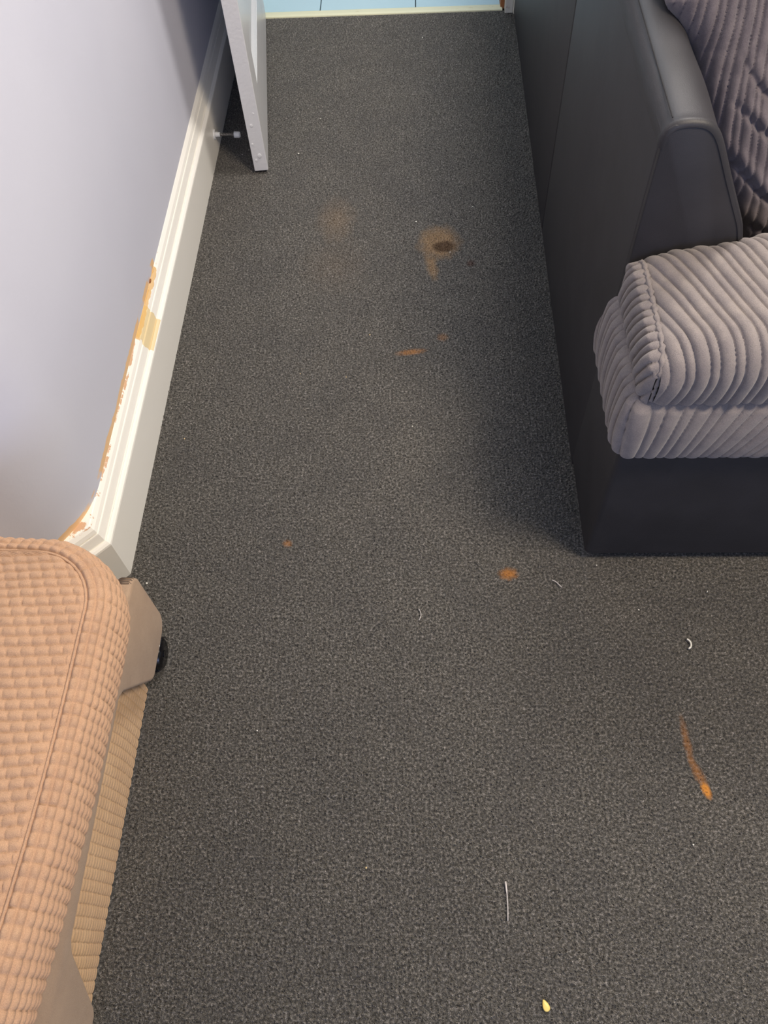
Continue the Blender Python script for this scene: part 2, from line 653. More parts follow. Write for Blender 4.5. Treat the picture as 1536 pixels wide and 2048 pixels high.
# ================================================================== DOOR STOP (screwed to the skirting)
ds = empty('door_stop', (FX, 1.95, 0.052), 'small white projecting door stop screwed to the skirting behind the open door', 'door stop')
bm = bmesh.new()
cyl(bm, (FX, 1.95, 0.052), (FX + 0.004, 1.95, 0.052), 0.0135, 0.0120, 24)
o = from_bm('mounting_plate', bm, M_plastic, None)
reparent_keep(o, ds)
bm = bmesh.new()
cyl(bm, (FX + 0.004, 1.95, 0.052), (FX + 0.016, 1.95, 0.0518), 0.0066, 0.0058, 20)
reparent_keep(from_bm('collar', bm, M_plastic, None), ds)
bm = bmesh.new()
pts = []
NT_ = 13
for i in range(NT_ * 12 + 1):
    a = 2 * math.pi * i / 12
    s = i / (NT_ * 12)
    pts.append((FX + 0.014 + 0.040 * s, 1.95 - 0.001 * s + 0.0032 * math.cos(a), 0.0518 - 0.001 * s + 0.0032 * math.sin(a)))
tube(bm, pts, 0.0012, 5)
reparent_keep(from_bm('spring', bm, M_metal, None, True), ds)
bm = bmesh.new()
cyl(bm, (FX + 0.053, 1.949, 0.0508), (FX + 0.066, 1.949, 0.0505), 0.0078, 0.0078, 20)
cyl(bm, (FX + 0.066, 1.949, 0.0505), (FX + 0.069, 1.949, 0.0505), 0.0078, 0.0060, 20)
reparent_keep(from_bm('rubber_tip', bm, M_plastic, None), ds)

# ================================================================== SOFA
SX, SYF, SYB = 0.293, 0.705, 0.907
sofa = empty('corner_sofa', (0.65, 1.3, 0), 'black leather sofa with grey jumbo cord seat and back cushions', 'sofa')


def sp(name, bm, mat, smooth=False, label=None):
    o = from_bm(name, bm, mat, None, smooth)
    reparent_keep(o, sofa)
    if label:
        o['label'] = label
    return o


Z0 = 0.012
# front/end base block below the seat cushion
bm = bmesh.new()
box(bm, SX, 1.30, SYF, SYB + 0.014, 0.019, 0.330, 0.010, 3)
sp('base', bm, M_leather, True)
# long base under the seat
bm = bmesh.new()
box(bm, 0.40, 1.30, SYB + 0.022, 2.58, Z0, 0.330, 0.004)
sp('base', bm, M_leather)
bm = bmesh.new()
box(bm, SX + 0.020, 1.28, SYF + 0.016, 2.57, 0.0, 0.020)
sp('plinth', bm, M_felt, label='black felt strip under the base')


def backs(y0, y1, endcap):
    # outer side panel facing the walkway
    bm = bmesh.new()
    nU, nV = 26, 16
    ys = np.linspace(y0, y1, nU)
    zs = np.linspace(Z0, 0.718, nV)
    prism(bm, [(y0, Z0), (y1, Z0), (y1, 0.7080), (y0, 0.7080)], 'x', SX, SX + 0.014, 0.004, 3)
    sp('side_panel', bm, M_leather, True)
    # top capping and sloping inner face, one wrapped piece with a rolled front lip
    outer = np.array([(SX - 0.0024, 0.6900), (SX - 0.0024, 0.7060), (SX + 0.0022, 0.7165), (SX + 0.0100, 0.7230), (SX + 0.020, 0.7260), (SX + 0.046, 0.7255), (SX + 0.060, 0.7195),
                      (SX + 0.072, 0.705), (SX + 0.083, 0.684), (SX + 0.100, 0.650), (SX + 0.122, 0.608), (SX + 0.140, 0.574), (SX + 0.158, 0.516), (SX + 0.168, 0.40)])
    cs_ = np.concatenate([[0], np.cumsum(np.linalg.norm(np.diff(outer, axis=0), axis=1))])
    q_ = np.linspace(0, cs_[-1], 60)
    prof_ = np.stack([np.interp(q_, cs_, outer[:, 0]), np.interp(q_, cs_, outer[:, 1])], 1)
    kk = np.hanning(7)
    kk /= kk.sum()
    prof_ = np.stack([np.convolve(np.pad(prof_[:, c], 3, mode='reflect', reflect_type='odd'), kk, 'valid') for c in range(2)], 1)
    tg = np.gradient(prof_, axis=0)
    tg /= np.linalg.norm(tg, axis=1, keepdims=True)
    nin = np.stack([tg[:, 1], -tg[:, 0]], 1)      # inward
    if nin[30, 1] > 0:
        nin = -nin
    rl = 0.008
    rows_ = []
    if endcap:
        for a in np.linspace(0, math.pi / 2, 8):
            rows_.append((y0 - 0.0095 + rl * (1 - math.sin(a)), rl * (1 - math.cos(a))))
        rows_ = [(y0 - 0.0095 + rl - rl * math.cos(a), rl - rl * math.sin(a)) for a in np.linspace(0, math.pi / 2, 9)]
        ystart = rows_[-1][0]
    else:
        rows_ = [(y0, 0.003), (y0 + 0.0012, 0.0008)]
        ystart = y0 + 0.003
    for y in np.linspace(ystart + 0.004, y1 - 0.002, 60):
        dip = 0.0012 * math.sin(y * 23) + 0.0008 * math.sin(y * 41 + 1)
        rows_.append((y, dip * 0.6 + 0.0006))
    rows_ += [(y1 - 0.0008, 0.001), (y1, 0.003)]
    Pt_ = np.zeros((len(rows_), 60, 3))
    for i_, (y, e) in enumerate(rows_):
        Pt_[i_, :, 0] = prof_[:, 0] + nin[:, 0] * e
        Pt_[i_, :, 1] = y
        Pt_[i_, :, 2] = prof_[:, 1] + nin[:, 1] * e
    o = from_arrays('top_panel', Pt_.reshape(-1, 3), grid_faces(len(rows_), 60), M_leather)
    reparent_keep(o, sofa)
    # core
    bm = bmesh.new()
    prism(bm, [(SX + 0.010, Z0), (SX + 0.010, 0.708), (SX + 0.045, 0.712), (SX + 0.055, 0.705), (SX + 0.120, 0.57), (SX + 0.145, 0.44), (SX + 0.145, Z0 + .32), (SX + .105, Z0 + .32), (SX + .105, Z0)], 'y', y0 + 0.006, y1 - 0.003)
    sp('core', bm, M_seam)


backs(SYB, 1.5885, True)
backs(1.5945, 2.592, False)
# end panel facing the camera, set just inside the capping
bm = bmesh.new()
prism(bm, [(SX + 0.0005, 0.345), (SX + 0.0015, 0.706), (SX + 0.005, 0.715), (SX + 0.012, 0.7205), (SX + 0.046, 0.7215), (SX + 0.059, 0.714), (SX + 0.072, 0.698),
           (SX + 0.099, 0.648), (SX + 0.1205, 0.608), (SX + 0.1385, 0.575), (SX + 0.1565, 0.517), (SX + 0.166, 0.345)], 'y', SYB - 0.0085, SYB + 0.010, 0.002, 2)
sp('end_panel', bm, M_leather, True)
# stitched seam along the capping
bm = bmesh.new()
tube(bm, [(SX + 0.0098, y, 0.7226) for y in np.linspace(SYB + 0.004, 2.58, 30)], 0.0009, 6)
sp('seam', bm, M_seam)


# ---- cord cushions --------------------------------------------------------
def cord(phase, wide=0.0175, narrow=0.0118, amp=0.0052):
    """height and depth of alternating wide and narrow ribs"""
    per = wide + narrow
    q = np.mod(phase, per)
    inw = q < wide
    t = np.where(inw, q / wide, (q - wide) / narrow)
    h = np.power(np.clip(np.sin(np.pi * t), 0, 1), 0.40)
    return amp * h * np.where(inw, 1.0, 0.80)


def smooth_noise(P, scale, seed=0.0):
    """cheap smooth pseudo noise from summed sines, in [-1,1]"""
    x, y, z = P[..., 0] * scale + seed, P[..., 1] * scale + seed * 1.7, P[..., 2] * scale - seed
    return (np.sin(x * 1.3 + 2.1 * np.sin(y * .9 + z)) + np.sin(y * 1.7 + 1.3 * np.sin(z * 1.1 + x)) + np.sin(z * 2.1 + x * .8 - y)) / 3


def arc_profile(y0, y1, z0, z1, r, n):
    """rounded path: up the back, over the top, down the front; returns (n,2) evenly spaced, with arclength"""
    pts = [(y1, z0)]
    for a in np.linspace(0, math.pi / 2, 16):
        pts.append((y1 - r + r * math.cos(a), z1 - r + r * math.sin(a)))
    for a in np.linspace(math.pi / 2, math.pi, 16):
        pts.append((y0 + r + r * math.cos(a), z1 - r + r * math.sin(a)))
    pts.append((y0, z0))
    pts = np.array(pts)
    s = np.concatenate([[0], np.cumsum(np.linalg.norm(np.diff(pts, axis=0), axis=1))])
    q = np.linspace(0, s[-1], n)
    return np.stack([np.interp(q, s, pts[:, 0]), np.interp(q, s, pts[:, 1])], 1), q


# upper seat cushion: top panel (wraps back-top-front)
XL, XR = 0.309, 1.24
y0, y1, z0, z1 = 0.699, 0.905, 0.446, 0.532
nu, nv = 430, 230
prof, arc = arc_profile(y0, y1, z0, z1, 0.042, nv)
us = np.concatenate([np.linspace(0, 0.36, 330), np.linspace(0.364, XR - XL, nu - 330)])
X = (XL + us)[:, None] * np.ones((1, nv))
Yp = prof[:, 0][None, :] * np.ones((nu, 1))
Zp = prof[:, 1][None, :] * np.ones((nu, 1))
zt = np.clip((Zp - z0) / (z1 - z0), 0, 1)
yt = (Yp - y0) / (y1 - y0)
rise = 1 - np.exp(-us / 0.09)
crown = 0.030 * rise[:, None] * zt
Yb = Yp + (0.030 * rise[:, None]) * np.clip((Yp - 0.80) / 0.1, 0, 1) * (us[:, None] > 0) * np.clip((us[:, None] - 0.10) / 0.1, 0, 1)
Yb = Yb - 0.006 * np.sin(np.pi * np.clip((Zp - z0) / (z1 - z0), 0, 1)) * (yt < 0.3)
# left edge is gathered by the seam: pull in towards the cushion centre
pull = np.exp(-us / 0.012)[:, None]
P = np.stack([X, Yb, Zp + crown - 0.004 * pull * zt], 2)
N = grid_normals(P)
if N[100, nv // 2, 2] < 0:
    N = -N
wob = smooth_noise(P, 22, 1.0) * 0.0018
phase = X + 0.36 * (Yb - 0.9) + 0.10 * np.clip(0.53 - Zp, 0, 1) * (Yb < 0.75) + wob + 0.3
ph0 = 0.309 + 0.3 + 0.0
H = cord(phase, 0.0182, 0.0122, 0.0098)
H = H * (1 - 0.75 * pull) + smooth_noise(P, 60, 3.0) * 0.0006
edge = np.clip(np.minimum(arc, arc[-1] - arc) / 0.010, 0, 1)[None, :]
H = H * (0.35 + 0.65 * edge) - (1 - edge) * 0.006
P2 = P + N * H[..., None]
Vt = P2.reshape(-1, 3)
Ft = grid_faces(nu, nv, flip=False)
# left side panel: cap across the end
ncs, nct = 190, 90
sarr = np.linspace(0.0, 1.0, ncs)
ycap = y0 + 0.0015 + (y1 - y0 - 0.003) * sarr


def ztop(y):
    r = 0.042
    z = np.full_like(y, z1)
    a = y < y0 + r
    z[a] = z1 - r + np.sqrt(np.maximum(r * r - (y0 + r - y[a]) ** 2, 0))
    b = y > y1 - r
    z[b] = z1 - r + np.sqrt(np.maximum(r * r - (y[b] - y1 + r) ** 2, 0))
    return z


zt_ = ztop(ycap)
tt = np.linspace(0, 1, nct)
Zc = z0 + (zt_ - z0)[:, None] * tt[None, :]
Yc = ycap[:, None] * np.ones((1, nct))
dy_edge = np.minimum(ycap - y0, y1 - ycap)[:, None]
dz_edge = np.minimum(np.minimum(Zc - z0, (zt_[:, None] - Zc)), dy_edge)
bul = np.sqrt(np.clip(dz_edge / 0.035, 0, 1) * (2 - np.clip(dz_edge / 0.035, 0, 1)))
Xc = XL + 0.001 - 0.016 * bul
Pc = np.stack([Xc, Yc, Zc], 2)
Nc = grid_normals(Pc)
if Nc[ncs // 2, nct // 2, 0] > 0:
    Nc = -Nc
phc = Yc + 0.42 * Zc + smooth_noise(Pc, 25, 2.0) * 0.0015
Hc = cord(phc, 0.0165, 0.0125, 0.0084) * (0.25 + 0.75 * np.clip(dz_edge / 0.008, 0, 1))
Pc2 = Pc + Nc * Hc[..., None]
o1 = from_arrays('seat_cushion', np.concatenate([Vt, Pc2.reshape(-1, 3)]),
                 np.concatenate([Ft, grid_faces(ncs, nct, off=len(Vt))]), M_cord)
reparent_keep(o1, sofa)
bm = bmesh.new()
prism(bm, [(y0 + 0.006, z0 + 0.004), (y1 - 0.006, z0 + 0.004), (y1 - 0.006, z1 - 0.040), (y1 - 0.020, z1 - 0.014), (y1 - 0.045, z1 - 0.006),
           (y0 + 0.045, z1 - 0.006), (y0 + 0.020, z1 - 0.014), (y0 + 0.006, z1 - 0.040)], 'x', XL - 0.004, XR - 0.01, 0.003, 2)
o = from_bm('filling', bm, M_cord, None, True)
reparent_keep(o, sofa)
# worn seam welt between the top and the side
bm = bmesh.new()
pts = [(XL - 0.0008 - 0.0012 * math.sin(i * .9), prof[i, 0], prof[i, 1] + 0.001) for i in range(10, nv - 4, 3)]
tube(bm, pts, [0.0034 + 0.0010 * math.sin(i * 1.7) for i in range(len(pts))], 6, (1, 0, 0))
o = from_bm('welt', bm, M_cord, None, True)
reparent_keep(o, sofa)

# lower cord border under the cushion (front, rounded corner, side)
XB, YB0, YB1 = 0.288, 0.698, 0.903
r = 0.016
path = []
for y in np.linspace(YB1, YB0 + r, 30):
    path.append((XB, y))
for a in np.linspace(0, math.pi / 2, 8)[1:-1]:
    path.append((XB + r - r * math.cos(a), YB0 + r - r * math.sin(a)))
for x in np.linspace(XB + r, 1.25, 60):
    path.append((x, YB0))
path = np.array(path)
sl = np.concatenate([[0], np.cumsum(np.linalg.norm(np.diff(path, axis=0), axis=1))])
S1 = np.concatenate([np.linspace(0, 0.56, 460), np.linspace(0.562, sl[-1], 160)])
px = np.interp(S1, sl, path[:, 0])
py = np.interp(S1, sl, path[:, 1])
nh = 64
tz = np.linspace(0, 1, nh)
ZL0, ZL1 = 0.329, 0.450
tx_ = np.gradient(px, S1)
ty_ = np.gradient(py, S1)
nx_, ny_ = ty_, -tx_        # outward normal
L = np.hypot(nx_, ny_)
nx_, ny_ = nx_ / L, ny_ / L
if nx_[5] > 0:
    nx_, ny_ = -nx_, -ny_
bulge = 0.010 * np.sin(np.pi * np.clip(tz, 0, 1)) ** 0.6 - 0.004 * tz
Pl = np.zeros((len(S1), nh, 3))
Pl[..., 0] = px[:, None] + nx_[:, None] * bulge[None, :]
Pl[..., 1] = py[:, None] + ny_[:, None] * bulge[None, :]
Pl[..., 2] = (ZL0 + (ZL1 - ZL0) * tz)[None, :]
sfront = np.clip((S1 - (YB1 - YB0)) / 0.25, 0, 1.4)[:, None]
slant = -0.18 * (1 - np.clip((S1 - 0.10) / 0.14, 0, 1))[:, None] + 0.55 * sfront
phl = S1[:, None] - slant * (Pl[..., 2] - ZL0) + smooth_noise(Pl, 20, 5.0) * 0.0014
Hl = cord(phl, 0.0172, 0.0120, 0.0080)
ee = np.clip(np.minimum(tz, 1 - tz) / 0.10, 0, 1)[None, :]
Hl = Hl * (0.3 + 0.7 * np.sqrt(ee)) - 0.004 * (1 - np.sqrt(ee))
Pl[..., 0] += nx_[:, None] * Hl
Pl[..., 1] += ny_[:, None] * Hl
o = from_arrays('seat_border', Pl.reshape(-1, 3), grid_faces(len(S1), nh), M_cord)
reparent_keep(o, sofa)
# the block the border is wrapped on
bm = bmesh.new()
box(bm, XB + 0.006, 1.24, YB0 + 0.006, YB1 - 0.002, 0.331, 0.452, 0.003)
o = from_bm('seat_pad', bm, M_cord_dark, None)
reparent_keep(o, sofa)

# seat cushion behind, hidden in part by the back cushions
bm = bmesh.new()
box(bm, 0.475, 1.25, 0.945, 1.75, 0.332, 0.455, 0.02, 3)
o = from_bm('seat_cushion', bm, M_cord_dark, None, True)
reparent_keep(o, sofa)


# big back cushion leaning in the corner: ribs run up its slanting face
def back_cushion(yb, zb, yt, ztp, x1, seed, name='back_cushion'):
    nu, nv = 300, 330
    tv = np.linspace(0, 1, nv)
    length = math.hypot(yt - yb, ztp - zb)
    Zf = zb + (ztp - zb) * tv
    Yf = yb + (yt - yb) * tv
    xl = np.where(Zf < 0.70, SX + 0.084 + (0.70 - Zf) * 0.52, SX + 0.084 - np.clip(Zf - 0.70, 0, 0.05) * 0.9)
    xl = np.clip(xl, SX + 0.03, 0.50)
    uu = np.linspace(0, 1, nu)
    Xf = xl[None, :] + (x1 - xl[None, :]) * uu[:, None]
    Zg = Zf[None, :] * np.ones((nu, 1))
    Yg = Yf[None, :] * np.ones((nu, 1))
    du = (Xf - xl[None, :])
    rnd = 0.05 * (1 - np.sqrt(np.clip(1 - (1 - np.clip(du / 0.06, 0, 1)) ** 2, 0, 1)))
    ends = 0.035 * (1 - np.sqrt(np.clip(1 - (1 - np.clip(tv * length / 0.05, 0, 1)) ** 2, 0, 1)))
    ny, nz = -(ztp - zb) / length, (yt - yb) / length
    off = -rnd - ends[None, :]
    P = np.stack([Xf, Yg + ny * off, Zg + nz * off], 2)
    s = tv[None, :] * length
    # slack creases running down to the right; the ribs break and shift at each one
    cre = np.zeros_like(Xf)
    shift = np.zeros_like(Xf)
    for k, (c0, sl_, dep) in enumerate(((0.111, -0.77, 0.009), (0.181, -0.60, 0.008), (0.224, -0.93, 0.007), (0.05, -0.5, 0.006))):
        d = s - (c0 + sl_ * (Xf - 0.47) + 0.005 * np.sin(Xf * 60 + k))
        fade = np.clip((Xf - (0.40 if k in (0, 3) else 0.425)) / 0.04, 0, 1)
        cre -= fade * dep * np.exp(-(d / 0.0055) ** 2)
        cre += fade * dep * 0.6 * np.exp(-((d - 0.014) / 0.012) ** 2)
        shift += fade * 0.005 * (1 if k % 2 else -1) / (1 + np.exp(-np.clip(d / 0.002, -30, 30)))
    ph = Xf + 0.02 * s + shift + 0.0016 * np.sin(s * 40 + Xf * 25 + seed) + smooth_noise(P, 24, seed) * 0.0018
    H = cord(ph, 0.0138, 0.0100, 0.0092) + cre + smooth_noise(P, 12, seed + 1) * 0.003
    P = P + H[..., None] * np.array([0, ny, nz])
    Vf = P.reshape(-1, 3)
    # body behind
    Pb = P.copy()
    Pb[..., 1] += 0.09
    Pb[..., 2] -= 0.0
    Vb = Pb[::6, ::6].reshape(-1, 3)
    nbu, nbv = Pb[::6, ::6].shape[:2]
    F = grid_faces(nu, nv, flip=False)
    Fb = grid_faces(nbu, nbv, off=len(Vf), flip=True)
    # rim
    idx = np.arange(nu * nv).reshape(nu, nv)
    idb = np.arange(nbu * nbv).reshape(nbu, nbv) + len(Vf)
    rim = []
    for a, b in ((idx[0, ::6], idb[0]), (idx[::6, 0], idb[:, 0]), (idx[::6, -1], idb[:, -1]), (idx[-1, ::6], idb[-1])):
        n = min(len(a), len(b))
        for i in range(n - 1):
            rim.append((a[i], a[i + 1], b[i + 1], b[i]))
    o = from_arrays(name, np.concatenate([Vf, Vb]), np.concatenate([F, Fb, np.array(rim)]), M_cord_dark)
    reparent_keep(o, sofa)
    return o


back_cushion(0.965, 0.460, 1.20, 0.90, 0.86, 0.0)

# ================================================================== ARMCHAIR
chair = empty('armchair', (-0.55, 0.22, 0), 'beige waffle fabric armchair with taupe suede base, partly in view at lower left', 'armchair')


def cp(name, o, label=None):
    reparent_keep(o, chair)
    if label:
        o['label'] = label
    return o


def waffle(u, v, pu, pv, amp, ku=0.25, kv=0.6, stagger=False):
    row = np.floor(v / pv)
    uu = u + (0.3 * pu * row if stagger else 0)
    a = np.power(np.abs(np.sin(np.pi * uu / pu)), ku)
    b = np.power(np.abs(np.sin(np.pi * v / pv)), kv)
    return amp * a * b


# pad outline (front face x, far corner, far side), seam 5 cm inside
ZT, ZBm = 0.462, 0.352
SXM = -0.394                      # seam line x
YFAR = 0.468                      # seam line y at the far side
RC = 0.078


def fx(y):
    return SXM + 0.004 - 0.17 * (y - 0.30) ** 2 if y < 0.30 else SXM + 0.004


def seam_path(n):
    pts = [(SXM, -0.42)]
    for y in np.linspace(-0.40, YFAR - RC, 40):
        pts.append((fx(y), y))
    xb = pts[-1][0]
    for a in np.linspace(0, math.pi / 2, 20)[1:]:
        pts.append((xb - RC + RC * math.cos(a), YFAR - RC + RC * math.sin(a)))
    for x in np.linspace(xb - RC, -1.05, 40)[1:]:
        pts.append((x, YFAR + 0.010 * (1 - math.exp(-(xb - RC - x) / 0.15)) - 0.0))
    pts = np.array(pts)
    s = np.concatenate([[0], np.cumsum(np.linalg.norm(np.diff(pts, axis=0), axis=1))])
    q = np.linspace(0, s[-1], n)
    x = np.interp(q, s, pts[:, 0])
    y = np.interp(q, s, pts[:, 1])
    # smooth
    return np.stack([x, y], 1), q


ns = 900
sp_, sq = seam_path(ns)
tan = np.gradient(sp_, axis=0)
tan /= np.linalg.norm(tan, axis=1, keepdims=True)
# smooth the tangents so the band has no kinks
ker = np.hanning(41)
ker /= ker.sum()
tan = np.stack([np.convolve(np.pad(tan[:, k], 20, mode='edge'), ker, 'valid') for k in range(2)], 1)
tan /= np.linalg.norm(tan, axis=1, keepdims=True)
nrm = np.stack([tan[:, 1], -tan[:, 0]], 1)          # outward (to +x on the front)
# cross profile from the seam outwards and down (d outward, z)
ctl = np.array([(0, 0.0), (0.008, -0.0012), (0.015, -0.005), (0.021, -0.012), (0.0255, -0.024), (0.028, -0.038), (0.028, -0.055),
                (0.025, -0.075), (0.018, -0.092), (0.008, -0.106), (-0.010, -0.110)])
cs = np.concatenate([[0], np.cumsum(np.linalg.norm(np.diff(ctl, axis=0), axis=1))])
nb = 110
bq = np.linspace(0, cs[-1], nb)
bd = np.interp(bq, cs, ctl[:, 0])
bz = np.interp(bq, cs, ctl[:, 1])
ker2 = np.hanning(11)
ker2 /= ker2.sum()
bd = np.convolve(np.pad(bd, 5, mode='reflect', reflect_type='odd'), ker2, 'valid')
bz = np.convolve(np.pad(bz, 5, mode='reflect', reflect_type='odd'), ker2, 'valid')
Pb = np.zeros((ns, nb, 3))
Pb[..., 0] = sp_[:, 0][:, None] + nrm[:, 0][:, None] * bd[None, :]
Pb[..., 1] = sp_[:, 1][:, None] + nrm[:, 1][:, None] * bd[None, :]
Pb[..., 2] = ZT + bz[None, :]
Nb = grid_normals(Pb)
if Nb[300, 50, 0] < 0:
    Nb = -Nb
uw = sq[:, None] + smooth_noise(Pb, 18, 4) * 0.0015
vw = bq[None, :] + 0.0 * uw + smooth_noise(Pb, 22, 6) * 0.0012
Hb = waffle(uw, vw, 0.0135, 0.0106, 0.0042, 0.34, 0.60)
sidefade = np.clip(bq / 0.004, 0, 1)[None, :]
Hb = Hb * (1 + 0.6 * np.clip(1 - bq / 0.035, 0, 1))[None, :] * sidefade + smooth_noise(Pb, 45, 2) * 0.0006
Pb2 = Pb + Nb * Hb[..., None]
band = from_arrays('side_band', Pb2.reshape(-1, 3), grid_faces(ns, nb), M_waffle)
cp('side_band', band)

# top panel inside the seam
ny_t, nx_t = 520, 400
yy = np.linspace(-0.42, YFAR + 0.0095, ny_t)
sx_of_y = np.empty(ny_t)
for i, y in enumerate(yy):
    if y <= YFAR - RC:
        sx_of_y[i] = fx(y)
    else:
        xb = fx(YFAR - RC)
        d = min((y - (YFAR - RC)) / RC, 1.0)
        sx_of_y[i] = xb - RC + RC * math.sqrt(max(1 - d * d, 0)) - max(0, (y - YFAR)) * 12
uu = np.linspace(0, 1, nx_t) ** 1.25
Xt = sx_of_y[:, None] + (-1.05 - sx_of_y[:, None]) * uu[None, :]
Yt = yy[:, None] * np.ones((1, nx_t))
dist_far = np.clip(YFAR + 0.004 - Yt, 0, 1)
dist_fr = np.clip(sx_of_y[:, None] - Xt, 0, 1)
dd = np.minimum(dist_far, dist_fr)
crownt = 0.018 * (1 - np.exp(-dd / 0.10))
Pt = np.stack([Xt, Yt, ZT + crownt], 2)
ra = math.radians(-6)
uw = Xt * math.cos(ra) - Yt * math.sin(ra)
vw = Xt * math.sin(ra) + Yt * math.cos(ra) + 0.0012 * np.sin(Xt * 40)
uw = uw + smooth_noise(Pt, 14, 3) * 0.0020
vw = vw + smooth_noise(Pt, 17, 8) * 0.0020
Ht = waffle(uw, vw, 0.0150, 0.0121, 0.0048, 0.20, 0.70, True)
Ht = Ht * np.clip(dist_fr / 0.006, 0, 1) + smooth_noise(Pt, 30, 2) * 0.0008
Pt[..., 2] += Ht
top = from_arrays('top_panel', Pt.reshape(-1, 3), grid_faces(ny_t, nx_t), M_waffle)
cp('top_panel', top)
# piping along the seam
bm = bmesh.new()
tube(bm, [(sp_[i, 0], sp_[i, 1], ZT + 0.0012) for i in range(0, ns - 160, 5)], 0.0020, 6)
cp('piping', from_bm('piping', bm, M_waffle, None, True))
# filling under the pad
bm = bmesh.new()
box(bm, -1.04, -0.402, -0.41, 0.448, 0.353, 0.452, 0.03, 3)
cp('padding', from_bm('padding', bm, M_suede, None, True))

# suede body under the pad
bm = bmesh.new()
box(bm, -1.02, -0.452, -0.080, 0.490, 0.20, 0.356, 0.012, 3)
cp('body', from_bm('body', bm, M_suede, None, True))
# apron: shaped front board with a wide trapezoid opening between two feet
bm = bmesh.new()
YA0, YA1 = -0.112, 0.557
out = []


def rc(cx, cy, r, a0, a1, n=6):
    return [(cx + r * math.cos(a), cy + r * math.sin(a)) for a in np.linspace(a0, a1, n)]


H_ = math.pi / 2
out += rc(YA1 - 0.020, 0.238 - 0.02, 0.02, 0, H_)
out += [(0.492, 0.240), (0.470, 0.345), (-0.025, 0.345), (-0.047, 0.240)]
out += rc(YA0 + 0.020, 0.238 - 0.02, 0.02, H_, 2 * H_)
out += rc(YA0 + 0.030, 0.070 + 0.03, 0.03, 2 * H_, 3 * H_)
out += [(-0.010, 0.070), (0.000, 0.078), (0.058, 0.190), (0.072, 0.200), (0.373, 0.200), (0.387, 0.190), (0.445, 0.078), (0.455, 0.070)]
out += rc(YA1 - 0.030, 0.070 + 0.03, 0.03, 3 * H_, 4 * H_)
prism(bm, out, 'x', -0.458, -0.4305, 0.006, 3)
# the board slopes back a little towards its top
for v in bm.verts:
    if v.co.z > 0.22:
        v.co.x -= 0.10 * (v.co.z - 0.22)
cp('apron', from_bm('apron', bm, M_suede, None, True))
# side boards running back from each foot of the apron
for y0_, y1_ in ((0.458, 0.552), (-0.108, -0.016)):
    bm = bmesh.new()
    box(bm, -1.00, -0.448, y0_, y1_, 0.072, 0.235, 0.018, 3)
    cp('side_board', from_bm('side_board', bm, M_suede, None, True))

# waffle front panel inside the opening
nyp, nzp = 560, 110
yp = np.linspace(-0.012, 0.457, nyp)
zp = np.linspace(0.006, 0.205, nzp)
Pp = np.zeros((nyp, nzp, 3))
Pp[..., 1] = yp[:, None]
Pp[..., 2] = zp[None, :]
Pp[..., 0] = -0.4655 + 0.004 * np.sin(np.pi * np.clip(zp / 0.2, 0, 1))[None, :]
uwp = Pp[..., 1] + 0.06 * Pp[..., 2] + smooth_noise(Pp, 20, 1) * 0.001
seg_ = np.abs(np.sin(np.pi * uwp / 0.0155)) ** 0.22
fine = np.abs(np.sin(np.pi * (Pp[..., 2] + smooth_noise(Pp, 30, 3) * 0.0006) / 0.0100)) ** 0.5
Pp[..., 0] += 0.0022 * seg_ + 0.0014 * fine * seg_
cp('front_panel', from_arrays('front_panel', Pp.reshape(-1, 3), grid_faces(nyp, nzp, flip=True), M_waffle_lit),
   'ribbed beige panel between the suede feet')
bm = bmesh.new()
box(bm, -0.60, -0.4665, -0.010, 0.455, 0.004, 0.198)
cp('front_panel_board', from_bm('front_panel_board', bm, M_suede, None))


# castors
def castor(yc_, xc_=-0.4535):
    c = bpy.data.objects.new('castor', None)
    c.location = (xc_, yc_, 0)
    c.empty_display_size = 0.02
    COL.objects.link(c)
    reparent_keep(c, chair)
    for dx in (-0.009, 0.009):
        bm = bmesh.new()
        cyl(bm, (dx - 0.0065, 0, 0.027), (dx + 0.0065, 0, 0.027), 0.0268, 0.0268, 32)
        bmesh.ops.bevel(bm, geom=[e for e in bm.edges if abs(e.verts[0].co.x - e.verts[1].co.x) < 1e-5], offset=0.003, segments=3, affect='EDGES')
        from_bm('wheel', bm, M_black, c, True)
    bm = bmesh.new()
    cyl(bm, (0, 0, 0.034), (0, 0, 0.074), 0.0070, 0.0070, 14)
    cyl(bm, (-0.018, 0, 0.027), (0.0175, 0, 0.027), 0.006, 0.006, 14)
    from_bm('stem', bm, M_black, c)
    bm = bmesh.new()
    pr = [(0.0290 * math.cos(a), 0.027 + 0.0290 * math.sin(a)) for a in np.linspace(0.15, math.pi - 0.15, 14)]
    pr += [(0.0272 * math.cos(a), 0.027 + 0.0272 * math.sin(a)) for a in np.linspace(math.pi - 0.15, 0.15, 14)]
    prism(bm, pr, 'x', -0.0170, 0.0170, 0.0006, 1)
    from_bm('hood', bm, M_black, c, True)
    return c


castor(0.512)
castor(-0.062)
for yc_ in (0.505, -0.062):
    castor(yc_, -0.95)

